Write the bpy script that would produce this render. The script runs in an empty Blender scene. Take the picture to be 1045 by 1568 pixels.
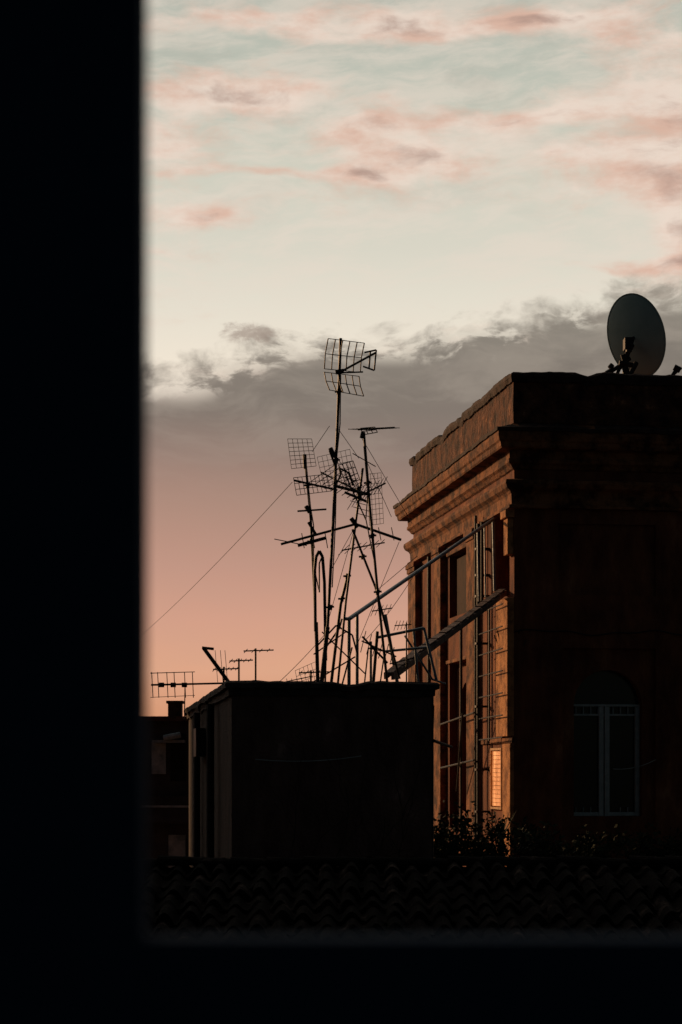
import bpy, bmesh, math, random
from mathutils import Vector, noise
random.seed(7)
H = 16.0                      # eye height above the street (m)
scene = bpy.context.scene
R = math.radians

def lin(c):
    out = []
    for v in c:
        v /= 255.0
        out.append(v/12.92 if v <= 0.04045 else ((v+0.055)/1.055)**2.4)
    return tuple(out)+(1.0,)

# ------------------------------------------------------------------ materials
def mat(name, c1, c2, rough=0.9, scale=3.0, bump=0.3, metallic=0.0, c3=None, streak=False, spec=0.2, bscale=25.0, bdist=0.02, lo=.36, hi=.62):
    m = bpy.data.materials.new(name); m.use_nodes = True
    nt = m.node_tree; n = nt.nodes; l = nt.links
    b = n["Principled BSDF"]; b.inputs["Roughness"].default_value = rough
    b.inputs["Metallic"].default_value = metallic
    b.inputs["Specular IOR Level"].default_value = spec
    tc = n.new("ShaderNodeTexCoord"); mp = n.new("ShaderNodeMapping")
    l.new(tc.outputs["Object"], mp.inputs[0])
    if streak: mp.inputs["Scale"].default_value = (1.5, 1.5, 0.6)
    t = n.new("ShaderNodeTexNoise"); t.inputs["Scale"].default_value = scale
    t.inputs["Detail"].default_value = 8; t.inputs["Roughness"].default_value = 0.68
    l.new(mp.outputs[0], t.inputs["Vector"])
    cr = n.new("ShaderNodeValToRGB"); e = cr.color_ramp.elements
    e[0].position = lo; e[0].color = (*c1, 1); e[1].position = hi; e[1].color = (*c2, 1)
    if c3:
        x = e.new(hi+.10); x.color = (*c3, 1)
    l.new(t.outputs["Fac"], cr.inputs[0]); l.new(cr.outputs[0], b.inputs["Base Color"])
    t2 = n.new("ShaderNodeTexNoise"); t2.inputs["Scale"].default_value = bscale
    t2.inputs["Detail"].default_value = 6
    l.new(tc.outputs["Object"], t2.inputs["Vector"])
    ad = n.new("ShaderNodeMath"); ad.operation = 'MULTIPLY_ADD'; ad.inputs[1].default_value = 1.5
    l.new(t.outputs["Fac"], ad.inputs[0]); l.new(t2.outputs["Fac"], ad.inputs[2])
    bp = n.new("ShaderNodeBump"); bp.inputs["Strength"].default_value = bump; bp.inputs["Distance"].default_value = bdist
    l.new(ad.outputs[0], bp.inputs["Height"]); l.new(bp.outputs[0], b.inputs["Normal"])
    return m

M_wall = mat("terracotta_stucco", (.085,.027,.015), (.24,.080,.036), scale=1.3, bump=.7, c3=(.36,.155,.07), streak=True, bdist=.03, lo=.38, hi=.60)
M_parapet = mat("peeling_stucco", (.035,.017,.013), (.17,.066,.034), scale=2.6, bump=1.0, c3=(.50,.23,.11), bscale=12, bdist=.06, lo=.40, hi=.60)
M_corn = mat("cornice_stucco", (.05,.019,.011), (.32,.13,.055), scale=2.6, bump=.8, bdist=.03, lo=.40, hi=.60)
M_quoin = mat("sunlit_toned_stucco", (.16,.06,.025), (.56,.25,.10), scale=3.5, bump=.8, bdist=.03, lo=.36, hi=.56)  # brighter stucco colour carries the sunlight on the corner strip
M_cap = mat("weathered_coping", (.022,.016,.014), (.08,.045,.035), scale=5, bump=.9)
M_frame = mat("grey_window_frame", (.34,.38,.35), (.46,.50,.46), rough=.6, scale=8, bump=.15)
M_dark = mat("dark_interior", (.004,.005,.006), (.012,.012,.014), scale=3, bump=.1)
M_recess = mat("dark_brown_panel", (.02,.010,.007), (.05,.022,.014), scale=3, bump=.3)
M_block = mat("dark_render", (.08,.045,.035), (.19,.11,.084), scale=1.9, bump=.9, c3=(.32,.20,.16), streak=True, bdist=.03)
M_blockside = mat("shade_darkened_render", (.018,.012,.010), (.06,.036,.028), scale=1.9, bump=.9, c3=(.09,.055,.045), streak=True, bdist=.03)  # darker copy of the tower render, shade put into its colour
M_blockcap = mat("concrete_coping", (.03,.024,.02), (.10,.07,.06), scale=6, bump=.9)
M_metal = mat("antenna_metal", (.012,.011,.012), (.035,.032,.032), rough=.55, scale=20, bump=.1, metallic=.3)
M_rail = mat("grey_painted_steel", (.08,.105,.13), (.17,.21,.24), rough=.45, scale=14, bump=.15, metallic=.3, spec=.4)
M_rust = mat("rusty_steel", (.07,.045,.035), (.26,.17,.13), rough=.7, scale=6, bump=.3)
M_dish = mat("dish_enamel", (.30,.40,.36), (.36,.46,.42), rough=.5, scale=2.5, bump=.05)
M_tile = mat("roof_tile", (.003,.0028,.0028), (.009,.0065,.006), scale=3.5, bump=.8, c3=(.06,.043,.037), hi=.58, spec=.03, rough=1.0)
M_leaf = mat("leaf", (.008,.012,.005), (.020,.026,.010), scale=9, bump=.1)
M_bark = mat("bark", (.04,.028,.02), (.08,.055,.04), scale=15, bump=.4)
M_frameblue = mat("window_paint", (.010,.026,.050), (.013,.032,.060), rough=.9, scale=4, bump=.1, spec=.05)
M_ground = mat("asphalt", (.035,.035,.035), (.06,.058,.055), scale=.6, bump=.3)
M_far = mat("far_render", (.020,.026,.030), (.05,.058,.062), scale=.8, bump=.3)
M_farlt = mat("far_pale_paint", (.10,.16,.18), (.26,.34,.36), scale=3, bump=.2)
M_shut = mat("wood_lattice", (.40,.20,.08), (.6,.34,.15), rough=.7, scale=10, bump=.3)
M_glass = bpy.data.materials.new("window_glass"); M_glass.use_nodes = True
_b = M_glass.node_tree.nodes["Principled BSDF"]; _b.inputs["Base Color"].default_value = (.005,.009,.013,1)
_b.inputs["Roughness"].default_value = .18; _b.inputs["Specular IOR Level"].default_value = .3
_t = M_glass.node_tree.nodes.new("ShaderNodeTexNoise"); _t.inputs["Scale"].default_value = 2.5
_bp = M_glass.node_tree.nodes.new("ShaderNodeBump"); _bp.inputs["Strength"].default_value = .15
M_glass.node_tree.links.new(_t.outputs["Fac"], _bp.inputs["Height"]); M_glass.node_tree.links.new(_bp.outputs[0], _b.inputs["Normal"])
M_sunglow = bpy.data.materials.new("sun_reflection_glow"); M_sunglow.use_nodes = True  # emission stands in for sun reflected off the side-wall shutter
_b = M_sunglow.node_tree.nodes["Principled BSDF"]; _b.inputs["Base Color"].default_value = (.7,.35,.15,1)
_t = M_sunglow.node_tree.nodes.new("ShaderNodeTexNoise"); _t.inputs["Scale"].default_value = 3
_r = M_sunglow.node_tree.nodes.new("ShaderNodeValToRGB"); _r.color_ramp.elements[0].position=.35; _r.color_ramp.elements[0].color=(.45,.13,.035,1); _r.color_ramp.elements[1].position=.6; _r.color_ramp.elements[1].color=(.95,.36,.12,1)
M_sunglow.node_tree.links.new(_t.outputs["Fac"],_r.inputs[0]); M_sunglow.node_tree.links.new(_r.outputs[0],_b.inputs["Emission Color"]); _b.inputs["Emission Strength"].default_value=1.0

# ------------------------------------------------------------------ helpers
def empty(name, loc, rz=0.0):
    e = bpy.data.objects.new(name, None); e.location = loc; e.rotation_euler = (0,0,rz)
    e.empty_display_size = .3; scene.collection.objects.link(e); return e

def finish(bm, name, m, parent=None, smooth=False, bevel=0):
    bmesh.ops.recalc_face_normals(bm, faces=bm.faces)
    me = bpy.data.meshes.new(name); bm.to_mesh(me); bm.free()
    me.materials.append(m)
    o = bpy.data.objects.new(name, me); scene.collection.objects.link(o)
    if smooth:
        for p in me.polygons: p.use_smooth = True
    if parent: o.parent = parent
    if bevel:
        b = o.modifiers.new("bevel", 'BEVEL'); b.width = bevel; b.segments = 2; b.limit_method = 'ANGLE'
    return o

def box(bm, x0,x1,y0,y1,z0,z1):
    v = [bm.verts.new(p) for p in ((x0,y0,z0),(x1,y0,z0),(x1,y1,z0),(x0,y1,z0),(x0,y0,z1),(x1,y0,z1),(x1,y1,z1),(x0,y1,z1))]
    for f in ((0,3,2,1),(4,5,6,7),(0,1,5,4),(1,2,6,5),(2,3,7,6),(3,0,4,7)):
        bm.faces.new([v[i] for i in f])

def rod(bm, p0, p1, r, n=6, r1=None):
    p0 = Vector(p0); p1 = Vector(p1); d = p1-p0
    if d.length < 1e-5: return
    d.normalize(); a = d.orthogonal().normalized(); b = d.cross(a)
    r1 = r if r1 is None else r1
    A = []; B = []
    for i in range(n):
        t = 2*math.pi*i/n; o = a*math.cos(t)+b*math.sin(t)
        A.append(bm.verts.new(p0+o*r)); B.append(bm.verts.new(p1+o*r1))
    for i in range(n):
        j = (i+1) % n; bm.faces.new((A[i],A[j],B[j],B[i]))
    bm.faces.new(A[::-1]); bm.faces.new(B)

def path(bm, pts, r, n=6):
    for a, b in zip(pts[:-1], pts[1:]): rod(bm, a, b, r, n)

def sag(p0, p1, s, n=14):
    p0 = Vector(p0); p1 = Vector(p1); out = []
    for i in range(n+1):
        t = i/n; q = p0.lerp(p1, t); q.z -= s*4*t*(1-t); out.append(q)
    return out

# ------------------------------------------------------------------ ground
bm = bmesh.new()
vs = [bm.verts.new(p) for p in ((-3000,-3000,0),(3000,-3000,0),(3000,3000,0),(-3000,3000,0))]; bm.faces.new(vs)
finish(bm, "ground", M_ground)

# ------------------------------------------------------------------ terracotta building
TB = empty("terracotta_building", (3.12, 35.3, H), R(8.5))
W, D = 7.4, 9.85
def F(side):
    # s along the wall, t up, d inward depth
    return (lambda s,t,d: (d,s,t)) if side else (lambda s,t,d: (s,d,t))

def wall(bm, side, s0,s1,t0,t1, holes):
    """wall sheet with rectangular recesses (a0,a1,b0,b1,depth)"""
    f = F(side)
    S = sorted({s0,s1,*[h[0] for h in holes],*[h[1] for h in holes]})
    T = sorted({t0,t1,*[h[2] for h in holes],*[h[3] for h in holes]})
    def q(bmx, pts): bmx.faces.new([bmx.verts.new(f(*p)) for p in pts])
    for i in range(len(S)-1):
        for j in range(len(T)-1):
            cs=(S[i]+S[i+1])/2; ct=(T[j]+T[j+1])/2
            if any(h[0]<cs<h[1] and h[2]<ct<h[3] for h in holes): continue
            q(bm, [(S[i],T[j],0),(S[i+1],T[j],0),(S[i+1],T[j+1],0),(S[i],T[j+1],0)])
    for a0,a1,b0,b1,dp,back in holes:
        q(bm,[(a0,b0,0),(a0,b1,0),(a0,b1,dp),(a0,b0,dp)]); q(bm,[(a1,b0,0),(a1,b1,0),(a1,b1,dp),(a1,b0,dp)])
        q(bm,[(a0,b1,0),(a1,b1,0),(a1,b1,dp),(a0,b1,dp)]); q(bm,[(a0,b0,0),(a1,b0,0),(a1,b0,dp),(a0,b0,dp)])
        if back: q(bm,[(a0,b0,dp),(a1,b0,dp),(a1,b1,dp),(a0,b1,dp)])

def arch(bm, side, s0,s1,t0,t1, c, r, spr, sill, d0, d1, n=20):
    """sheet at depth d0 between s0..s1,t0..t1 with arched opening; reveal to d1"""
    f = F(side)
    def q(pts): bm.faces.new([bm.verts.new(f(*p)) for p in pts])
    q([(s0,t0,d0),(c-r,t0,d0),(c-r,spr,d0),(s0,spr,d0)])
    q([(c+r,t0,d0),(s1,t0,d0),(s1,spr,d0),(c+r,spr,d0)])
    q([(c-r,t0,d0),(c+r,t0,d0),(c+r,sill,d0),(c-r,sill,d0)])
    q([(s0,spr,d0),(c-r,spr,d0),(c-r,t1,d0),(s0,t1,d0)])
    q([(c+r,spr,d0),(s1,spr,d0),(s1,t1,d0),(c+r,t1,d0)])
    for i in range(n):
        a = math.pi*(1-i/n); b = math.pi*(1-(i+1)/n)
        pa=(c+r*math.cos(a), spr+r*math.sin(a)); pb=(c+r*math.cos(b), spr+r*math.sin(b))
        q([(pa[0],pa[1],d0),(pb[0],pb[1],d0),(pb[0],t1,d0),(pa[0],t1,d0)])
        q([(pa[0],pa[1],d0),(pb[0],pb[1],d0),(pb[0],pb[1],d1),(pa[0],pa[1],d1)])
    q([(c-r,sill,d0),(c-r,spr,d0),(c-r,spr,d1),(c-r,sill,d1)])
    q([(c+r,sill,d0),(c+r,spr,d0),(c+r,spr,d1),(c+r,sill,d1)])
    q([(c-r,sill,d0),(c+r,sill,d0),(c+r,sill,d1),(c-r,sill,d1)])

bm = bmesh.new()
fh = []
for off in (0, 3.75):
    fh += [(.82+off,2.65+off,3.18,4.47,.07,True), (.90+off,2.65+off,-1.2,2.22,.09,False)]
wall(bm, False, 0, W, -H, 7.08, fh)
for off in (0, 3.75):
    arch(bm, False, .90+off,2.65+off,-1.2,2.22, 1.77+off,.64,1.19,-.83,.09,.32)
sh = [(.35,1.55,3.2,4.72,1.2,True), (3.9,5.75,3.18,4.47,.22,True), (3.9,5.75,-1.2,2.22,.16,False),
      (.75,1.75,-.75,.40,.10,True)]
wall(bm, True, 0, D, -H, 7.08, sh)
arch(bm, True, 3.9,5.75,-1.2,2.22, 4.82,.62,1.19,-.83,.16,.5)
def quad(bm, pts): bm.faces.new([bm.verts.new(p) for p in pts])
quad(bm,[(W,0,-H),(W,D,-H),(W,D,7.08),(W,0,7.08)]); quad(bm,[(0,D,-H),(W,D,-H),(W,D,7.08),(0,D,7.08)])
quad(bm,[(.3,.3,6.6),(W-.3,.3,6.6),(W-.3,D-.3,6.6),(.3,D-.3,6.6)])
finish(bm, "walls", M_wall, TB)
bm=bmesh.new(); box(bm,.12,.20,4.1,5.55,3.21,4.40); box(bm,1.0,1.19,.36,1.54,3.21,4.71)
finish(bm,"dark_recess_panels",M_recess,TB)  # dark panels added in the side-wall recesses to make them darker

def sweep(bm, prof, seg=0.0, jit=0.0, w=W, d=D, chips=0.0):
    """profile of (out,z) swept round the rectangle with mitred corners"""
    cs = [(0,0,-1,-1),(w,0,1,-1),(w,d,1,1),(0,d,-1,1)]
    rings = []; per = []
    for k in range(4):
        a = cs[k]; b = cs[(k+1)%4]
        L = math.hypot(b[0]-a[0], b[1]-a[1]); m = max(1, int(L/seg)) if seg else 1
        for i in range(m):
            t = i/m; per.append((a[0]+(b[0]-a[0])*t, a[1]+(b[1]-a[1])*t, a[2], a[3], i==0, k))
    for (x,y,ox,oy,cor,k) in per:
        if not cor:
            ox,oy=((0,-1),(1,0),(0,1),(-1,0))[k]
        ring=[]
        chip = max(0, noise.noise(Vector((x*1.7+3,y*1.7,.5)))-.15)*chips
        for (o,z) in prof:
            j = noise.noise(Vector((x*2.1,y*2.1,z*3)))*jit + random.uniform(-.4,.4)*jit - chip
            j2 = noise.noise(Vector((x*3.1+9,y*3.1,z*3)))*jit - chip*.6*(1 if o>.02 else 0)
            ring.append(bm.verts.new((x+ox*(o+j2), y+oy*(o+j2), z+j)))
        rings.append(ring)
    n=len(rings)
    for i in range(n):
        A=rings[i]; B=rings[(i+1)%n]
        for j in range(len(prof)-1): bm.faces.new((A[j],B[j],B[j+1],A[j+1]))

bm = bmesh.new()
sweep(bm, [(.003,6.25),(.04,6.25),(.37,6.10),(.38,6.0),(.36,5.90),(.33,5.87),(.32,5.80),(.30,5.77),(.12,5.75),(.11,5.62),(.13,5.60),(.13,5.54),(.08,5.50),(.04,5.44),(.003,5.42)], .16, .010)
sweep(bm, [(.003,5.26),(.19,5.22),(.20,5.16),(.17,5.08),(.10,5.03),(.07,4.98),(.06,4.80),(.12,4.78),(.12,4.73),(.003,4.72)], .2, .006)
finish(bm, "cornice", M_corn, TB)
bm = bmesh.new()
sweep(bm, [(.004,6.27),(.02,6.27),(.025,6.6),(.02,7.04),(.004,7.04)], .12, .014)
finish(bm, "parapet", M_parapet, TB)
bm = bmesh.new()
sweep(bm, [(.026,7.00),(.06,7.01),(.085,7.10),(.075,7.17),(.03,7.20),(-.30,7.21),(-.31,7.0),(-.31,6.6)], .08, .026, chips=.22)
sweep(bm, [(.022,6.26),(.30,6.15),(.41,6.13),(.405,6.065),(.37,6.06)], .09, .020, chips=.05)
finish(bm, "coping", M_cap, TB)

# pilasters with capitals on the side wall
bm = bmesh.new()
def pil(s0,s1,z0,z1,out=.14):
    box(bm, -out,-.002, s0,s1, z0,z1)
    box(bm, -out-.05,-.003, s0-.05,s1+.05, 4.60,4.70)
    box(bm, -out-.025,-.003, s0-.025,s1+.025, 4.50,4.597)
for s0,s1 in ((2.75,3.45),(6.05,6.75),(8.9,9.8)):
    pil(s0,s1,-H,4.497)
box(bm, -.05,-.003, -.03,2.74, .50,.60)
box(bm, -.05,-.004, 3.8,5.85, 4.473,4.55)
box(bm, -.06,-.004, 3.8,5.85, 2.225,2.30)
finish(bm, "pilasters", M_corn, TB, bevel=.012)
bm=bmesh.new()
box(bm, -.12,-.002, .02,.33, 3.9,4.55)
box(bm, -.17,-.003, -.04,.38, 4.56,4.70)
box(bm, -.13,-.002, -.004,.95, .62,3.12)
box(bm, -.08,-.003, -.004,.60, -H,.49)
finish(bm, "corner_pilaster", M_quoin, TB, bevel=.012)

def french_window(name, side, c, full=True):
    f = F(side)
    bm = bmesh.new()
    r=.64 if not side else .62; spr=1.19; sill=-.83; d=.29 if not side else .46
    g=[bm.verts.new(f(c-r,sill,d)),bm.verts.new(f(c+r,sill,d)),bm.verts.new(f(c+r,spr,d))]
    for i in range(1,16):
        a=math.pi*i/16; g.append(bm.verts.new(f(c+r*math.cos(a),spr+r*math.sin(a),d)))
    g.append(bm.verts.new(f(c-r,spr,d))); bm.faces.new(g)
    finish(bm, name+"_glass", M_glass, TB)
    bm = bmesh.new(); e=d-.29
    def b(s0,s1,t0,t1,d0,d1):
        p=f(s0,t0,d0+e); q=f(s1,t1,d1+e); box(bm, min(p[0],q[0]),max(p[0],q[0]),min(p[1],q[1]),max(p[1],q[1]),t0,t1)
    b(c-r+.005,c+r-.005,1.17,1.21,.20,.285)           # transom, two rails
    b(c-r+.01,c+r-.01,1.00,1.035,.225,.283)
    b(c-r+.005,c-r+.035,sill,1.167,.22,.284); b(c+r-.085,c+r-.005,sill,1.167,.21,.284)
    b(c-.13,c-.045,sill,1.167,.215,.284); b(c-.025,c+.065,sill,1.167,.205,.284)
    b(c-r+.037,c-.132,sill+.003,sill+.07,.225,.283); b(c+.067,c+r-.087,sill+.003,sill+.07,.225,.283)
    for k in range(9):
        x=c-r+.08+k*(2*r-.16)/8
        b(x-.008,x+.008,1.037,1.168,.23,.282)
        if k not in (3,4,5): b(x-.006,x+.006,sill+.072,sill+.16,.23,.282)
    for zz in (.75,.25,-.25):
        b(c-.128,c-.047,zz,zz+.01,.205,.214); b(c+r-.083,c+r-.007,zz,zz+.01,.20,.209)
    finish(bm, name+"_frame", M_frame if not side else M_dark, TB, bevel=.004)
for i,off in enumerate((0,3.75)): french_window("window_%d"%(i+1), False, 1.77+off)
french_window("side_window", True, 4.82)
# glowing pane standing in for reflected sun behind a lattice on the side wall
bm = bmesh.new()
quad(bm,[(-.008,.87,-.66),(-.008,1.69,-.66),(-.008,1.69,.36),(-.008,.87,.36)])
finish(bm,"sun_reflection_pane",M_sunglow,TB)
bm = bmesh.new()
box(bm,-.05,-.02,.82,.86,-.72,.42); box(bm,-.05,-.02,1.70,1.74,-.72,.42); box(bm,-.05,-.02,.863,1.697,.38,.42); box(bm,-.05,-.02,.863,1.697,-.72,-.68)
for k in range(12):
    z=-.6+k*.08
    box(bm,-.026,-.020,.865,1.695,z,z+.008)
for k in range(7):
    y=.95+k*.11; box(bm,-.034,-.027,y,y+.008,-.675,.377)
finish(bm,"lattice",M_shut,TB)

bm = bmesh.new()
pts=[(x, -.03+.006*math.sin(x*9), 2.50+.035*math.sin(x*3.1)+.02*math.sin(x*7.7)) for x in [i*.12 for i in range(0,60)]]
path(bm, pts, .012,5)
path(bm, sag((.1,-.05,2.55),(-.16,.9,2.5),.35),.011,5)
path(bm, sag((.2,-.05,2.35),(-.16,.7,2.6),.45),.009,5)
path(bm, sag((-.1,1.6,1.05),(3.4,-.1,.75),.15,20),.006,5)
finish(bm,"cables",M_metal,TB)
bm=bmesh.new()
path(bm, sag((1.75,-.3,.03),(2.55,-.3,.20),.06),.007,5)
finish(bm,"pale_cable",M_frame,TB)
bm = bmesh.new()
path(bm,[(-.2,2.05,4.7),(-.2,2.05,-1.5)],.045,8); path(bm,[(-.2,1.75,4.7),(-.2,1.75,3.2)],.03,8); path(bm,[(-.18,2.4,4.9),(-.18,2.4,-1.5)],.03,8)
path(bm,[(-.2,6.95,4.6),(-.2,6.95,-1.5)],.045,8); path(bm,[(-.2,3.65,3.0),(-.2,3.65,-1.5)],.03,8)
for z in (4.2,3.7,3.3,2.4,1.2,0,-.8): box(bm,-.26,-.002,1.98,2.12,z,z+.04)
finish(bm,"drainpipes",M_metal,TB)
bm = bmesh.new()
path(bm,[(-.22,1.05,3.15),(-.22,1.05,.55)],.018)
for k in range(7):
    z=3.0-k*.40; path(bm,[(-.22,.0,z),(-.22,1.9,z-.02)],.013)
for z in (1.1,.2): path(bm,[(-.3,2.0,z),(-.3,5.2,z-.15)],.02)
path(bm,[(-.5,2.1,1.1),(-.3,3.6,-.4)],.02)
finish(bm,"wall_brackets",M_metal,TB)
bm=bmesh.new(); box(bm,-1.4,W,-6.0,-.003,-H,-2.0); finish(bm,"terrace",M_blockside,TB)

# ------------------------------------------------------------------ rooftop stair block
BK = empty("rooftop_stair_tower", (-1.256,22.5,H), R(7.2))
bw,bd,bt = 2.33,10.2,.96
bm=bmesh.new(); box(bm,0,bw,0,bd,-H,bt)
bmesh.ops.subdivide_edges(bm,edges=bm.edges,cuts=1)
tw_=finish(bm,"tower_walls",M_block,BK)
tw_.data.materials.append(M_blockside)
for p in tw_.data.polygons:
    if p.normal.x<-.5: p.material_index=1  # left face takes the copy with shade in its colour
bm=bmesh.new()
sweep(bm,[(.003,bt-.10),(.03,bt-.10),(.035,bt-.02),(.075,bt-.015),(.08,bt+.045),(.05,bt+.07),(-.25,bt+.075),(-.26,bt+.01),(-.4,bt+.005)],.06,.014,bw,bd,chips=.14)
finish(bm,"tower_coping",M_blockcap,BK)
bm=bmesh.new()
path(bm,[(-.09,2.6,.85),(-.09,2.6,-3)],.05,8); path(bm,[(-.07,6.3,.85),(-.07,6.3,-3)],.05,8)
path(bm,[(bw+.08,.5,.9),(bw+.08,.5,-3)],.03,8); path(bm,[(bw+.02,.1,.75),(bw+.25,1.5,.4),(bw+.12,2.5,-.6)],.03,8)
path(bm,[(bw+.04,.1,.35),(bw+.6,2.0,.3)],.02,8)
box(bm,-.14,-.002,5.2,5.9,.2,.6)
finish(bm,"tower_pipes",M_metal,BK)
bm=bmesh.new()
path(bm,sag((.27,-.04,.13),(1.50,-.04,.17),.04),.006,5)
finish(bm,"tower_cable",M_frame,BK)

VN = empty("bare_creeper",(-.45,22.46,H-1.3))
bm=bmesh.new()
def twig(p,d,L,r,dep):
    q=Vector(p)
    for k in range(6):
        d2=(d+Vector((random.uniform(-.35,.35),random.uniform(-.04,.02),random.uniform(-.2,.35)))).normalized()
        n=q+d2*L/6; rod(bm,q,n,r,5); q=n; d=d2
        if dep and random.random()<.55: twig(q,(d+Vector((random.uniform(-1,1),0,.2))).normalized(),L*.45,r*.6,dep-1)
for x in (-.1,.05,.3,.8,1.1): twig((x,-.03,0),Vector((random.uniform(-.3,.3),0,1)),random.uniform(.6,1.15),.007,2)
finish(bm,"stems",M_bark,VN)

# ------------------------------------------------------------------ antennas : image pixel coordinates set at one depth, 1 unit = 1/120 m, at Y=25
S=1/120
def A(u,v,dy=0): return Vector(((u-522.5)*S, 25+dy, H+(1180-v)*S))
def grid(bm,c,n,m,r=.004,dys=(0,0,0,0),rf=None,bow=0):
    P=[A(*p,dy) for p,dy in zip(c,dys)]  # TL TR BR BL
    rf=rf or r
    for i in range(n+1):
        t=i/n; a=P[0].lerp(P[1],t); b=P[3].lerp(P[2],t); mid=(a+b)/2+Vector((bow,0,0))
        rod(bm,a,mid,r,5); rod(bm,mid,b,r,5)
    for j in range(m+1):
        t=j/m; k=Vector((bow*(1-abs(2*t-1)),0,0)); rod(bm,P[0].lerp(P[3],t)+k,P[1].lerp(P[2],t)+k,rf,5)
def yagi(bm,a,b,n,l0,l1,vec,r=.005,rb=.010):
    a=Vector(a); b=Vector(b); rod(bm,a,b,rb); vec=Vector(vec).normalized()
    for i in range(n):
        t=(i+.3)/n; c=a.lerp(b,t); l=(l0+(l1-l0)*t)/2
        rod(bm,c-vec*l,c+vec*l,r,5)
def antenna(build,origin=None):
    e=empty("tv_antenna",origin or (0,0,0)); bm=bmesh.new(); build(bm)
    if origin: bmesh.ops.translate(bm,verts=bm.verts,vec=-Vector(origin))
    finish(bm,"mast_and_elements",M_metal,e)
def clamps(bm,pts,dy,r=.032):
    for (u,v) in pts: rod(bm,A(u-.5,v+4,dy),A(u+.5,v-4,dy),r,8); rod(bm,A(u-6,v,dy),A(u+6,v-1,dy),.013,6)
def a1(bm):
    path(bm,[A(491,1062),A(502,960),A(511,790),A(517,650),A(522,518)],.019,8)
    rod(bm,A(491,1062),A(502,960),.028,8); rod(bm,A(517,650),A(521,570),.012,8)
    grid(bm,[(503,525),(558,528),(552,569),(497,566)],5,2,.008,(-.25,-.1,.05,-.05),.005,-.012)
    grid(bm,[(497,571),(550,575),(557,609),(505,603)],5,2,.008,(-.05,.05,-.1,-.25),.005,-.012)
    rod(bm,A(519,571,0),A(576,546,-.25),.014); rod(bm,A(519,571),A(556,572,-.1),.010)
    for p,q in (((558,545),(576,541)),((576,541),(573,572)),((573,572),(556,566)),((567,543),(565,570))): rod(bm,A(*p,-.2),A(*q,-.2),.011)
    rod(bm,A(514,570),A(527,568),.03); clamps(bm,[(519,600),(515,705),(506,930)],0,.028)
    rod(bm,A(506,686),A(513,700),.03,6); rod(bm,A(505,690),A(516,720),.014)
    yagi(bm,A(492,718,.3),A(560,763,-.3),9,.45,.3,(.6,.2,.45),.005,.012)
    path(bm,[A(522,575,-.03),A(521,650,-.04),A(516,700,-.03),A(514,800,-.04),A(509,900,-.04)],.008,5)
def a2(bm):
    path(bm,[A(487,1060,.3),A(481,900,.3),A(475,780,.3),A(466,690,.3)],.017,8)
    rod(bm,A(487,1060,.3),A(484,950,.3),.024,8)
    grid(bm,[(440,668),(477,666),(484,708),(446,714)],5,7,.0035,(.2,.3,.3,.2))
    grid(bm,[(449,728),(500,719),(507,745),(454,755)],8,3,.0045,(.2,.4,.4,.2))
    rod(bm,A(450,732,.2),A(517,747,.2),.014)
    rod(bm,A(466,690,.3),A(467,712,.3),.026); clamps(bm,[(471,738),(476,825)],.3,.026)
    rod(bm,A(455,778,.3),A(500,775,.3),.012); rod(bm,A(468,770,.3),A(474,780,.3),.028)
    rod(bm,A(472,795,.3),A(484,815,.3),.02)
    path(bm,[A(468,700,.27),A(470,740,.25),A(480,800,.27),A(480,860,.25),A(488,900,.27)],.008,5)
def a3(bm):
    path(bm,[A(594,1062,-.3),A(577,900,-.3),A(566,780,-.3),A(557,668,-.3)],.017,8)
    yagi(bm,A(548,664,-.3),A(604,659,-.2),10,.32,.22,(.9,.5,.06),.0045,.012)
    grid(bm,[(552,662),(574,656),(578,664),(556,672)],3,2,.006,(-.3,-.1,-.1,-.3))
    grid(bm,[(562,728),(584,722),(588,800),(566,806)],4,10,.003,(-.1,.1,.1,-.1))
    rod(bm,A(540,700,-.3),A(575,720,-.3),.006)
    rod(bm,A(556,668,-.3),A(554,677,-.3),.03); clamps(bm,[(563,745),(570,825),(578,910)],-.3,.026)
    yagi(bm,A(540,770,-.3),A(590,745,-.3),8,.35,.25,(.4,.3,.7),.0045,.011)
    yagi(bm,A(530,735,-.3),A(560,800,-.3),7,.25,.2,(.9,.3,-.2),.0045,.009)
    path(bm,[A(557,690,-.33),A(563,760,-.35),A(560,800,-.33),A(572,860,-.35)],.008,5)
def a4(bm):
    path(bm,[A(516,1064,.1),A(530,920,.1),A(545,800,.1),A(556,715,.1)],.015,8)
    rod(bm,A(430,832,.1),A(545,801,.1),.016); rod(bm,A(545,801,.1),A(614,828,-.1),.018)
    rod(bm,A(420,824,.1),A(470,834,.1),.006); rod(bm,A(456,834,.1),A(500,822,.1),.022)
    for u in (462,478,498,580,600): rod(bm,A(u,815 if u<540 else 806,.1),A(u+4,838 if u<540 else 826,.1),.006)
    grid(bm,[(486,700),(536,684),(546,738),(497,748)],7,6,.003,(0,.2,.2,0))
    grid(bm,[(519,712),(541,702),(555,742),(534,752)],4,4,.006,(0,.2,.1,0))
    rod(bm,A(512,742,.1),A(568,756,.1),.02); rod(bm,A(528,752,.1),A(566,768,.1),.017)
    rod(bm,A(549,745,.1),A(552,765,.1),.03); rod(bm,A(538,792,.1),A(548,806,.1),.03)
    path(bm,[A(513,745,.1),A(522,725,.1),A(520,715,.1),A(534,722,.1),A(541,742,.1)],.012)
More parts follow.
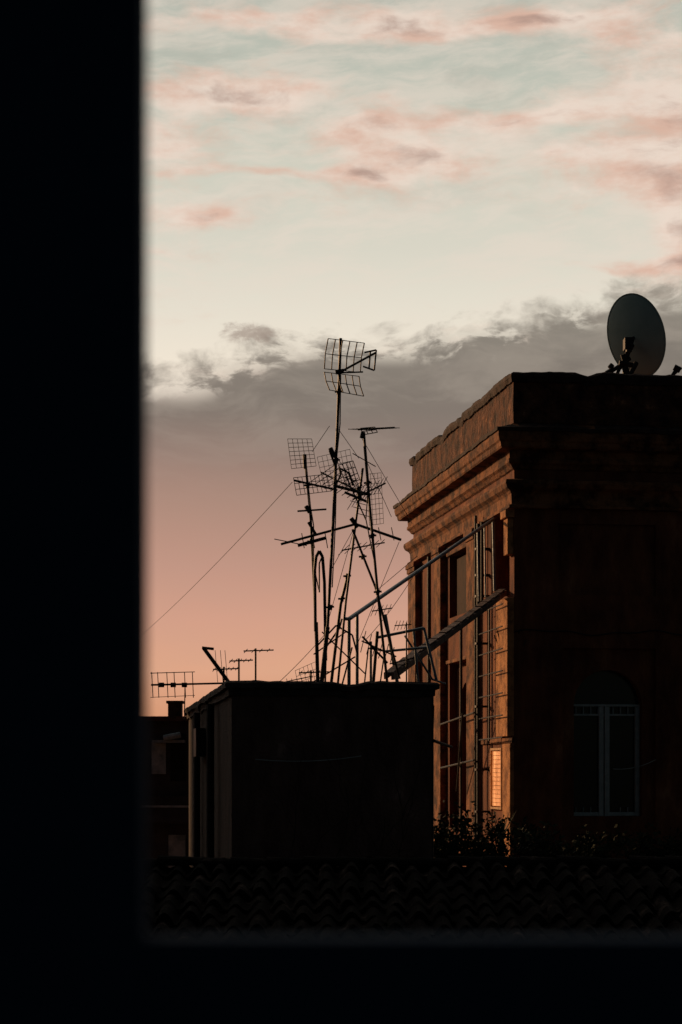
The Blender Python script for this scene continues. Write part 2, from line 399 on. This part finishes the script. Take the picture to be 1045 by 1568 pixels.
def a5(bm):
    path(bm,[A(612,1040,-.1),A(575,900,-.1),A(540,812,-.1)],.015,8)
    path(bm,[A(505,1062,.5),A(522,920,.5),A(532,880,.5)],.02,8)
    yagi(bm,A(524,840,.2),A(590,828,.2),7,.22,.16,(.5,.3,.5),.0045,.009)
    yagi(bm,A(570,934,.2),A(602,929,.2),5,.16,.12,(.3,.2,.7),.004,.008)
    path(bm,[A(483,965,.2),A(482,870,.2),A(484,850,.2),A(489,841,.2),A(494,850,.2),A(497,890,.2),A(499,1010,.2)],.02,8)
    path(bm,[A(489,905,.2),A(489,860,.2),A(494,848,.2)],.010,6)
    clamps(bm,[(524,915),(532,880),(556,850)],.2,.024)
def a6(bm):
    path(bm,[A(626,1062,.8),A(626,946,.8)],.010,6)
    yagi(bm,A(607,951,.8),A(634,949,.8),5,.16,.12,(.2,.3,.6),.004,.007)
    path(bm,[A(572,1062,.8),A(580,960,.8)],.022,6); rod(bm,A(596,1010,.8),A(556,968,.8),.015)
    yagi(bm,A(555,975,.8),A(610,1000,.8),6,.3,.2,(.2,.1,.8),.006,.01)
    grid(bm,[(450,1022),(482,1008),(489,1040),(456,1050)],5,3,.003,(.8,.8,.8,.8))
    rod(bm,A(520,1060,.8),A(540,985,.8),.012); rod(bm,A(470,1045,.8),A(545,1000,.8),.01)
    path(bm,[A(497,1060,.8),A(499,985,.8),A(520,955,.8),A(524,940,.8)],.013)
    path(bm,[A(487,985,.3),A(515,955,.3),A(540,970,.3),A(548,1000,.3)],.012)
    rod(bm,A(480,1000,.3),A(530,965,.3),.009); rod(bm,A(493,965,.3),A(560,1030,.3),.009)
    for u in (436,444,452,460,470): rod(bm,A(u,1034,.9),A(u+5,1058,.9),.004,5)
    rod(bm,A(430,1040,.9),A(478,1030,.9),.007)
    for (a,b) in (((560,1040),(566,985)),((585,1040),(592,990)),((566,985),(592,990)),((600,1010),(640,1000))): rod(bm,A(*a,1.0),A(*b,1.0),.010)
for i,fn in enumerate((a1,a2,a3,a4,a5,a6)):
    o={0:(491,1062,0),1:(487,1060,.3),2:(594,1062,-.3),3:(516,1064,.1),4:(505,1062,.5),5:(572,1062,.8)}[i]
    antenna(fn,tuple(A(*o)))
def a7(bm):
    def B(u,v,dy=0): return Vector(((u-522.5)/107.,28+dy,H+(1180-v)/107.))
    rod(bm,B(312,992),B(356,1052),.028,8); rod(bm,B(310,992),B(328,994),.02)
    rod(bm,B(232,1049),B(360,1046),.014)
    for u in (234,243,257,268,284,296): rod(bm,B(u,1030,-.1),B(u,1068,.1),.006)
    rod(bm,B(231,1031),B(299,1029),.006); rod(bm,B(231,1068),B(299,1065),.004)
    for u in (248,266,283): rod(bm,B(u-4,1049),B(u+4,1049),.035)
    rod(bm,B(284,1050),B(283,1105),.008)
    for u in (330,338,345): rod(bm,B(u,996),B(u+4,1045),.004)
    rod(bm,B(350,1046),B(352,1062),.03)
antenna(a7,(-1.7,28,H+1.03))
GW=empty("antenna_guy_wires",tuple(A(447,735)))
bm=bmesh.new()
o=A(447,735)
path(bm,sag(A(447,735,.2),(-5.2,45,H+2.6),.12),.004,5)
for a,b in (((555,670),(632,800)),((517,700),(560,760)),((478,690),(505,650)),((515,650),(550,700)),((560,700),(600,790)),((478,830),(466,700)),((540,812),(508,870)),((575,905),(640,850)),((545,800),(500,960)),((612,828),(548,985))):
    rod(bm,A(*a,.1),A(*b,.1),.004,5)
path(bm,sag(A(505,960,.3),A(395,1060,1.5),.04),.004,5)
path(bm,sag(A(560,980),A(640,870,.3),.05),.004,5)
bmesh.ops.translate(bm,verts=bm.verts,vec=-o)
finish(bm,"wires",M_metal,GW)

# ------------------------------------------------------------------ narrow access gangway
ST=empty("metal_gangway",(.61,27,H+1.2))
bm=bmesh.new()
P0=Vector((.61,27,H+1.305)); P1=Vector((2.93,36.0,H+3.28))
def beam(bm,a,b,w,h):
    d=(b-a).normalized(); s=Vector((0,0,1)).cross(d).normalized(); u=d.cross(s)
    vs=[]
    for p in (a,b):
        for sx,sz in ((-1,-1),(1,-1),(1,1),(-1,1)): vs.append(bm.verts.new(p+s*sx*w/2+u*sz*h/2))
    for f in ((0,1,2,3),(7,6,5,4),(0,4,5,1),(1,5,6,2),(2,6,7,3),(3,7,4,0)): bm.faces.new([vs[i] for i in f])
off=Vector((.10,0,-.01))
beam(bm,P0,P1,.04,.09); beam(bm,P0+off,P1+off,.04,.09)
finish(bm,"stringers",M_rust,ST).location=(-.61,-27,-H-1.2)
bm=bmesh.new()
for k in range(15):
    t=k/15; a=P0.lerp(P1,t)+off*.5+Vector((0,0,.055+random.uniform(-.008,.014))); b=P0.lerp(P1,t+.058)+off*.5+Vector((0,0,.065+random.uniform(-.008,.014)))
    beam(bm,a,b,.12,.02)
finish(bm,"treads",M_rust,ST).location=(-.61,-27,-H-1.2)
bm=bmesh.new()
R0=Vector((.11,27,H+2.09)); R1=Vector((2.80,36.0,H+4.62))
rod(bm,R0,R1,.030,10); rod(bm,R1,R1+Vector((.03,.02,-1.32)),.032,10)
rod(bm,R0,Vector((.11,27,H+1.0)),.024,8); rod(bm,R0+Vector((.115,.3,.08)),Vector((.225,27.3,H+1.0)),.022,8)
rod(bm,R0,R0+Vector((-.06,-.3,-.02)),.024,8)
for t in (.86,.92):
    c=R0.lerp(R1,t); q=P0.lerp(P1,t); rod(bm,c,Vector((c.x+.02,c.y,q.z)),.016,8)
path(bm,[Vector((.5,27.4,H+1.86)),Vector((1.15,27.2,H+1.98)),Vector((1.32,27.1,H+1.25))],.02,8)
path(bm,[Vector((.62,27.6,H+1.68)),Vector((1.22,27.3,H+1.72))],.018,8)
path(bm,[Vector((.62,27.6,H+2.2)),Vector((.80,27.6,H+1.2))],.025,8)
path(bm,[Vector((1.02,27.6,H+2.0)),Vector((1.10,27.6,H+1.1))],.018,8)
path(bm,[Vector((.42,27.6,H+1.82)),Vector((.42,27.6,H+1.03))],.018,8)
path(bm,[Vector((.9,27.6,H+1.9)),Vector((1.3,27.9,H+1.3)),Vector((1.5,28.2,H+1.25))],.015,8)
finish(bm,"handrails",M_rail,ST).location=(-.61,-27,-H-1.2)

# ------------------------------------------------------------------ satellite dish
SD=empty("satellite_dish",(5.35,37.2,H+6.62))
dish=bmesh.new()
n,mr=48,12; rr_w,rr_h,depth=.54,.80,.15
rings=[]
for j in range(mr+1):
    q=j/mr; rg=[]
    for i in range(n):
        a=2*math.pi*i/n; rg.append(dish.verts.new((rr_w*q*math.cos(a), depth*q*q, rr_h*q*math.sin(a))) if j else None)
    rings.append(rg)
c0=dish.verts.new((0,0,0))
for i in range(n): dish.faces.new((c0,rings[1][i],rings[1][(i+1)%n]))
for j in range(1,mr):
    for i in range(n):
        k=(i+1)%n; dish.faces.new((rings[j][i],rings[j][k],rings[j+1][k],rings[j+1][i]))
do=finish(dish,"reflector",M_dish,SD,smooth=True)
sol=do.modifiers.new("t",'SOLIDIFY'); sol.thickness=.012
do.location=(.22,-.05,1.62); do.rotation_euler=(R(12),R(-11),R(-22))
bm=bmesh.new()
for i in range(n):
    a=2*math.pi*i/n; b=2*math.pi*(i+1)/n
    rod(bm,(rr_w*math.cos(a),depth,rr_h*math.sin(a)),(rr_w*math.cos(b),depth,rr_h*math.sin(b)),.012,6)
ro=finish(bm,"rim",M_dish,SD); ro.location=do.location; ro.rotation_euler=do.rotation_euler
bm=bmesh.new()
rod(bm,(.0,-.32,0),(.0,-.32,1.12),.055,10)
box(bm,-.16,.16,-.40,-.24,.60,.68); box(bm,-.02,.14,-.42,-.16,1.30,1.52)
rod(bm,(.06,-.36,1.25),(.06,-.36,1.36),.06,8)
rod(bm,(-.02,-.3,1.18),(.18,-.02,1.45),.045,8); rod(bm,(-.02,-.3,.95),(.2,-.05,1.6),.03,8)
rod(bm,(-.28,-.32,.88),(.1,-.28,1.15),.04,8); rod(bm,(-.26,-.32,.62),(.06,-.30,1.30),.035,8)
rod(bm,(.0,-.32,.66),(.24,-.1,1.1),.05,8); rod(bm,(.12,-.34,.62),(-.06,-.34,1.2),.04,8)
rod(bm,(-.36,-.34,.84),(-.26,-.34,.90),.06,8); rod(bm,(-.30,-.34,.95),(-.24,-.34,1.02),.05,8)
rod(bm,(-.12,-.36,1.05),(.14,-.36,1.0),.05,8)
path(bm,sag((-.3,-.32,.86),(-.9,-.5,.56),.02),.008,5)
finish(bm,"mount",M_metal,SD,bevel=.006)
bm=bmesh.new()
rod(bm,(.55,-.2,.55),(1.0,-.2,.92),.028); rod(bm,(.94,-.2,1.0),(1.06,-.2,.94),.06,8); rod(bm,(.9,-.2,.84),(1.0,-.2,1.0),.03)
path(bm,sag((.5,-.2,.62),(1.1,-.2,.98),.03),.008,5)
finish(bm,"feed_horn",M_metal,SD)

# ------------------------------------------------------------------ tiled roof house in the foreground
TH=empty("tiled_roof_house",(0,14.5,H))
bm=bmesh.new()
x0,x1=-6.5,7.5; yE,yR=0.0,5.0; zE,zR=-2.15,-.97
tw=.21; tl=.36; nx=int((x1-x0)/(tw/8)); rows=int((yR-yE)/tl*1.02)+1
rnd={}
def rj(a,b):
    if (a,b) not in rnd: rnd[(a,b)]=(random.uniform(-.025,.025),random.uniform(-.022,.022),random.uniform(-.14,.14))
    return rnd[(a,b)]
prev=None
for r_ in range(rows):
    for k,(fr,lift) in enumerate(((0,.035),(.98,.0))):
        line=[]
        for i in range(nx+1):
            x=x0+(x1-x0)*i/nx; c=int((x-x0)/tw); ph=((x-x0)/tw)%1
            j=rj(c,r_)
            s=(r_+fr+j[2]*(1-fr))*tl; y=min(yE+s,yR)
            h=.06*math.sin(math.pi*min(1,max(0,(ph)/.68))) if ph<.68 else -.035*math.sin(math.pi*(ph-.68)/.32)
            z=zE+(zR-zE)*(y-yE)/(yR-yE)+h+lift+j[0]*(1 if ph<.68 else 0)
            z+=.03*noise.noise(Vector((x*.5,y*.5,0)))
            line.append(bm.verts.new((x+j[1],y,z)))
        if prev:
            for i in range(nx): bm.faces.new((prev[i],prev[i+1],line[i+1],line[i]))
        prev=line
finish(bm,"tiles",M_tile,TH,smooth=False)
bm=bmesh.new()
x=x0
while x<x1:
    L=.40; z=zR+.02+random.uniform(-.012,.012)
    seg=[]
    for xx,rr in ((x,.11),(x+L,.09)):
        seg.append([bm.verts.new((xx,yR+rr*math.cos(t)*1.1,z+rr*math.sin(t)*.9)) for t in [math.pi*q/8 for q in range(9)]])
    for i in range(8): bm.faces.new((seg[0][i],seg[0][i+1],seg[1][i+1],seg[1][i]))
    x+=.36
finish(bm,"ridge_tiles",M_tile,TH)
bm=bmesh.new()
quad(bm,[(x0,yE+.1,-H),(x1,yE+.1,-H),(x1,yE+.1,zE-.05),(x0,yE+.1,zE-.05)])
box(bm,x0,x1,.3,yR+2.2,-H,zE-.12)
quad(bm,[(x0,yR,zR-.05),(x1,yR,zR-.05),(x1,yR+2.5,zR-.8),(x0,yR+2.5,zR-.8)])
finish(bm,"house_walls",M_blockside,TH)

# ------------------------------------------------------------------ far apartment building on the left
AB=empty("added_shade_block",(-9.5,58,H))  # far apartment building; only NB is added for shade
bm=bmesh.new(); box(bm,0,8.0,0,10,-H,1.45); finish(bm,"facade",M_far,AB)
bm=bmesh.new(); box(bm,-.3,8.3,-.35,10,1.453,1.60); box(bm,4.35,4.75,.3,.8,1.603,2.0); box(bm,4.30,4.80,.25,.85,2.003,2.08)
finish(bm,"roof_and_chimney",M_cap,AB)
bm=bmesh.new()
for z in (.2,-5.6):
    for xx in (3.9,5.6,1.9):
        box(bm,xx,xx+.42,-.10,-.004,z-.3,z+.7)
for xx in (4.4,6.1): box(bm,xx,xx+.5,-.10,-.004,-2.9,-1.9)
rod(bm,(4.3,-.6,.95),(4.8,-.6,1.05),.09,8); box(bm,4.0,4.9,-.5,-.1,.82,.90)
box(bm,3.6,5.1,-.62,-.5,-1.08,-1.02); 
finish(bm,"shutters",M_farlt,AB)
bm=bmesh.new()
for z in (.2,-2.6,-5.6):
    for xx in (4.46,2.46,6.16): box(bm,xx,xx+.45,-.05,-.003,z-.5,z+.9 if z>-2 else z-.35)
finish(bm,"window_openings",M_dark,AB)
bm=bmesh.new(); box(bm,3.5,6.4,-.6,-.56,-1.5,-.75); box(bm,3.5,6.4,-.56,-.004,-1.56,-1.503); finish(bm,"balcony",M_far,AB)
def far_ant(x,h,l,el):
    def fn(bm):
        o=Vector((x,58.5,H+1.6)); t=o+Vector((0,0,h)); rod(bm,o,t,.03,6)
        yagi(bm,t+Vector((-l*.4,0,-.08)),t+Vector((l*.6,0,-.05)),el,.25,.18,(.3,.6,.4),.012,.02)
    antenna(fn,(x,58.5,H+1.6))
far_ant(-3.05,1.75,.7,5); far_ant(-2.55,2.05,.9,4); far_ant(-3.5,1.5,.8,6); far_ant(-.9,1.4,.9,5)

# unseen block of flats, added left of the view to shade the low roofs
NB=empty("added_shade_block",(-26,4,H))
bm=bmesh.new(); box(bm,0,12,0,40,-H,6.0); finish(bm,"facade",M_wall,NB)  # body of the added shade block
bm=bmesh.new(); box(bm,-.3,12.3,-.3,40.3,6.003,6.2); finish(bm,"added_shade_block_slab",M_cap,NB)
bm=bmesh.new()
for z in (2.2,-1,-4.2,-7.4,-10.6):
    for y in range(2,39,4): box(bm,12.003,12.06,y,y+1.2,z,z+1.8)
finish(bm,"shutters",M_farlt,NB)  # shutters of the added shade block

# ------------------------------------------------------------------ shrubs
def shrub(loc,rx,ry,h,nl,name="rooftop_shrub",blade=.10):
    e=empty(name,loc); bm=bmesh.new()
    tips=[]
    for k in range(14):
        a=random.uniform(0,6.28); t=Vector((math.cos(a)*rx*random.uniform(.2,.9),math.sin(a)*ry*random.uniform(.2,.9),h*random.uniform(.45,1)))
        mid=t*.5+Vector((random.uniform(-.1,.1),0,.1)); rod(bm,(0,0,0),mid,.02,5,.012); rod(bm,mid,t,.012,5,.004); tips+= [t,mid,t*.75+mid*.25]
    finish(bm,"branches",M_bark,e)
    bm=bmesh.new()
    for k in range(nl):
        c=random.choice(tips)+Vector([random.gauss(0,.11) for _ in range(3)])
        d=Vector([random.gauss(0,1) for _ in range(3)]).normalized(); s=d.orthogonal().normalized()
        L=blade*random.uniform(.5,1.2); w=L*.3
        bm.faces.new([bm.verts.new(p) for p in (c,c+d*L*.5+s*w,c+d*L,c+d*L*.5-s*w)])
    finish(bm,"foliage",M_leaf,e)
for (x,y,rx,h) in ((2.35,33.3,.6,1.1),(3.3,33.0,.7,.95),(4.2,33.2,.7,.85),(1.75,33.0,.4,1.2),(5.4,33.6,.6,.8)):
    shrub((x,y,H-2.0),rx,.4,h,1500)
e=empty("agave_plant",(2.78,34.0,H-1.2)); bm=bmesh.new()
for k in range(26):
    a=random.uniform(0,6.28); el=random.uniform(.5,1.4); L=random.uniform(.35,.65)
    d=Vector((math.cos(a)*math.cos(el),math.sin(a)*math.cos(el),math.sin(el))); s=Vector((-math.sin(a),math.cos(a),0))*.025
    m=d*L*.5; t=d*L-Vector((0,0,.05))
    b0,b1,m0,m1,tt=[bm.verts.new(p) for p in (-s,s,m-s*.9,m+s*.9,t)]
    bm.faces.new((b0,b1,m1,m0)); bm.faces.new((m0,m1,tt))
rod(bm,(0,0,-.8),(0,0,.02),.05,8)
finish(bm,"leaves",M_leaf,e)

# ------------------------------------------------------------------ the window we look out of
WF=empty("window_surround",(0,0,H))
jx=-.1225; sz=-.104
bm=bmesh.new()
box(bm,-14,jx,1.20,1.24,-H,12)
box(bm,jx+.0005,1.3,1.20,1.24,-H,sz)
box(bm,1.3005,14,1.20,1.24,-H,12)
box(bm,jx+.0005,1.3,1.20,1.24,1.8,12)
finish(bm,"wall_and_frame",M_frameblue,WF)

# ------------------------------------------------------------------ world
w=bpy.data.worlds.new("World"); scene.world=w; w.use_nodes=True
try:
    w.cycles.sampling_method='MANUAL'; w.cycles.sample_map_resolution=256
except Exception: pass
nt=w.node_tree; N=nt.nodes; Lk=nt.links
class X:
    def __init__(s,o): s.o=o
    def _m(s,op,*a,clamp=False):
        n=N.new("ShaderNodeMath"); n.operation=op; n.use_clamp=clamp
        for i,v in enumerate((s,)+a):
            if isinstance(v,X): Lk.new(v.o,n.inputs[i])
            else: n.inputs[i].default_value=v
        return X(n.outputs[0])
    def __add__(s,b): return s._m('ADD',b)
    __radd__=__add__
    def __sub__(s,b): return s._m('SUBTRACT',b)
    def __mul__(s,b): return s._m('MULTIPLY',b)
    __rmul__=__mul__
    def __truediv__(s,b): return s._m('DIVIDE',b)
    def clamp(s): return s._m('ADD',0.0,clamp=True)
def smooth(x,a,b):
    n=N.new("ShaderNodeMapRange"); n.interpolation_type='SMOOTHSTEP'
    n.inputs[1].default_value=a; n.inputs[2].default_value=b; Lk.new(x.o,n.inputs[0]); return X(n.outputs[0])
def comb(x,y,z=0.0):
    n=N.new("ShaderNodeCombineXYZ")
    for i,v in enumerate((x,y,z)):
        if isinstance(v,X): Lk.new(v.o,n.inputs[i])
        else: n.inputs[i].default_value=v
    return n.outputs[0]
def fbm(vec,scale,detail=8,rough=.6,dist=0.0):
    n=N.new("ShaderNodeTexNoise"); n.inputs["Scale"].default_value=scale; n.inputs["Detail"].default_value=detail
    n.noise_dimensions='2D'
    n.inputs["Roughness"].default_value=rough; n.inputs["Distortion"].default_value=dist; Lk.new(vec,n.inputs["Vector"]); return X(n.outputs["Fac"])
def mixc(f,a,b):
    n=N.new("ShaderNodeMix"); n.data_type='RGBA'
    if isinstance(f,X): Lk.new(f.o,n.inputs[0])
    else: n.inputs[0].default_value=f
    for i,v in ((6,a),(7,b)):
        if isinstance(v,tuple): n.inputs[i].default_value=v
        else: Lk.new(v,n.inputs[i])
    return n.outputs[2]
def ramp(x,a,b,stops):
    n=N.new("ShaderNodeMapRange"); n.inputs[1].default_value=a; n.inputs[2].default_value=b; Lk.new(x.o,n.inputs[0])
    c=N.new("ShaderNodeValToRGB"); e=c.color_ramp.elements; Lk.new(n.outputs[0],c.inputs[0])
    st=[((p-a)/(b-a),lin(col)) for p,col in stops]
    e[0].position=st[0][0]; e[0].color=st[0][1]; e[1].position=st[-1][0]; e[1].color=st[-1][1]
    for p,col in st[1:-1]:
        q=e.new(p); q.color=col
    return c.outputs[0]
tc=N.new("ShaderNodeTexCoord"); sp=N.new("ShaderNodeSeparateXYZ"); Lk.new(tc.outputs["Generated"],sp.inputs[0])
dx,dy,dz=(X(sp.outputs[i]) for i in range(3))
hl=(dx*dx+dy*dy)._m('SQRT')._m('MAXIMUM',.02)
az=dx._m('ARCTAN2',dy); el=(dz/hl)
# sky chart: azimuth and elevation in units of 1/3000 rad
U=az*3000.0+522.5; V=(el*-3000.0+1180.0)._m('MAXIMUM',-1500.0)
uc=U/1000.0; vc=V/1000.0
w1=fbm(comb(uc*1.0,vc*1.6),5.0,3,.5); w2=fbm(comb(uc+7.3,vc*1.6+3.1),5.0,3,.5)
uw=uc+(w1-.5)*.09; vw=vc+(w2-.5)*.06
clear=ramp(V,-400,620,[(-400,(140,146,140)),(0,(181,185,173)),(120,(190,193,180)),(250,(207,206,191)),(380,(217,213,198)),(470,(229,222,206)),(560,(241,229,211)),(620,(234,220,204))])
bank=ramp(V,430,1200,[(430,(152,145,133)),(540,(136,128,118)),(630,(131,120,111)),(700,(144,125,115)),(780,(167,137,123)),(870,(190,148,131)),(950,(210,159,136)),(1030,(222,167,135)),(1100,(212,150,112)),(1200,(180,112,80))])
# --- high broken cloud, streaked along the wind
n1=fbm(comb(uw*1.0,vw*2.9+uc*.35),4.0,6,.58); n2=fbm(comb(uw*1.0+4.0,vw*2.3-uc*.3),12.0,6,.62)
dens=n1*.80+n2*.34
bl=[(325,155,130,22,.34),(480,150,90,18,.22),(262,222,70,38,.28),(600,195,130,24,.24),(660,245,120,22,.28),(552,274,55,13,.30),(400,266,120,11,.26),
 (810,184,70,14,.28),(300,332,66,17,.40),(255,382,60,16,.28),(960,158,95,28,.30),(945,245,120,32,.28),(1048,350,55,70,.50),(1050,190,60,60,.3),
 (620,40,140,24,.24),(390,32,110,20,.26),(840,42,100,24,.26),(1010,75,90,26,.26),(920,408,120,13,.26),(650,400,280,50,-.24),(430,95,170,18,-.14),(720,100,150,22,-.10)]
bias=None
for (bu,bv,ru,rv,wt) in bl:
    a=(uw-bu/1000)*(1000/ru); b=(vw-bv/1000)*(1000/rv)
    g=((a*a+b*b)*-.7)._m('EXPONENT')*wt
    bias=g if bias is None else bias+g
d=dens+bias
cl=smooth(d,.55,.92); thick=smooth(d,.88,1.16)
pinkn=fbm(comb(uc*1.1,vc*2.6),6.0,6,.6)
pink=mixc(smooth(pinkn,.32,.70),lin((238,218,203)),lin((221,178,158)))
ccol=mixc(thick*.9,pink,lin((166,130,118)))
veil=smooth(fbm(comb(uw*.9,vw*3.6+uc*.4),6.0,7,.68),.34,.68)*smooth(V,560,360)
sky1=mixc(veil*.48,clear,lin((233,217,202)))
grey=smooth(fbm(comb(uw*.9+20.0,vw*3.0),5.0,6,.6),.48,.72)*smooth(V,420,200)
sky1=mixc(grey*.30,sky1,lin((164,165,154)))
sky1=mixc(cl*.84,sky1,ccol)
# --- dark cloud bank
edge=(smooth(U,280,480)*-62.0)+(smooth(U,680,1050)*-72.0)+566.0
nb=fbm(comb(uw*1.0,vw*1.6),14.0,7,.60); nb2=fbm(comb(uw+2.0,vw*1.8),4.5,4,.55)
bv=(V-edge)+(nb-.5)*105.0+(nb2-.5)*60.0
bmask=smooth(bv,-14,40)
holes=smooth(fbm(comb(uw+11.0,vw*2.6),9.0,7,.62),.46,.60)*(smooth(V-edge,-12,12)*(smooth(V-edge,28,64)*-1.0+1.0))
bmask=(bmask*(holes*-.70+1.0))._m('MAXIMUM',smooth(V-edge,20,70)*.96).clamp()
bn=fbm(comb(uw*.8,vw*2.6),7.0,6,.6)
bankc=mixc(smooth(bn,.40,.68)*(smooth(V,600,760)*-.85+1.0)*.34,bank,lin((172,160,147)))
bn2=smooth(fbm(comb(uw*.9+5.0,vw*2.2),6.0,6,.6),.48,.70)*smooth(V,780,580)
bankc=mixc(bn2*.26,bankc,lin((108,100,94)))
left=smooth(U,700,230)*smooth(V,600,760)
bankc=mixc(left*.14,bankc,lin((222,160,136)))
sky2=mixc(bmask,sky1,bankc)
# small puff above the bank
pf=fbm(comb(uw*1.0+1.0,vw*1.6),16.0,6,.65)
pa=(uw-.392)*15.0; pb=(vw-.516)*36.0
pm=smooth(((pa*pa+pb*pb)*-1.0)._m('EXPONENT')*.85+(pf-.5)*1.6,.40,.85)
sky2=mixc(pm*.75,sky2,lin((158,141,129)))
sep=N.new("ShaderNodeTexSky"); sep.sky_type='NISHITA'; sep.sun_disc=False
SUN_EL=13.0; SUN_AZ=-44.0    # azimuth from +Y towards +X
sep.sun_elevation=R(SUN_EL); sep.sun_rotation=R(SUN_AZ)
dot=(dx*-.40+dy*.916)
B=smooth(dot,-.10,.66)
def scale(col,f):
    n=N.new("ShaderNodeVectorMath"); n.operation='SCALE'; Lk.new(col,n.inputs[0])
    if isinstance(f,X): Lk.new(f.o,n.inputs["Scale"])
    else: n.inputs["Scale"].default_value=f
    return n.outputs[0]
back=scale(sep.outputs[0],.010)
fin=mixc(B,back,sky2)
below=smooth(dz,-.03,.0)
fin=mixc(below,lin((40,30,26)),fin)
bg=N["Background"]; Lk.new(fin,bg.inputs[0]); bg.inputs[1].default_value=1.0

# ------------------------------------------------------------------ sun
sl=bpy.data.lights.new("sun",'SUN'); sl.energy=3.0; sl.angle=R(3); sl.color=(1.0,.58,.28)
so=bpy.data.objects.new("sun",sl); scene.collection.objects.link(so)
az_=R(SUN_AZ); e_=R(SUN_EL)
sd=Vector((math.sin(az_)*math.cos(e_),math.cos(az_)*math.cos(e_),math.sin(e_)))
so.rotation_euler=sd.to_track_quat('Z','Y').to_euler(); so.location=(-40,20,H+30)

# ------------------------------------------------------------------ camera
cd=bpy.data.cameras.new("camera"); co=bpy.data.objects.new("camera",cd); scene.collection.objects.link(co)
co.location=(0,0,H); co.rotation_euler=(R(90),0,0)
cd.sensor_fit='VERTICAL'; cd.sensor_height=36; cd.sensor_width=24; cd.lens=3000/1568*36
cd.shift_y=(1180-784)/1568; cd.shift_x=0
cd.clip_start=.05; cd.clip_end=6000
cd.dof.use_dof=True; cd.dof.focus_distance=34; cd.dof.aperture_fstop=5.6
scene.camera=co
scene.view_settings.view_transform='Standard'; scene.view_settings.look='None'; scene.view_settings.exposure=0
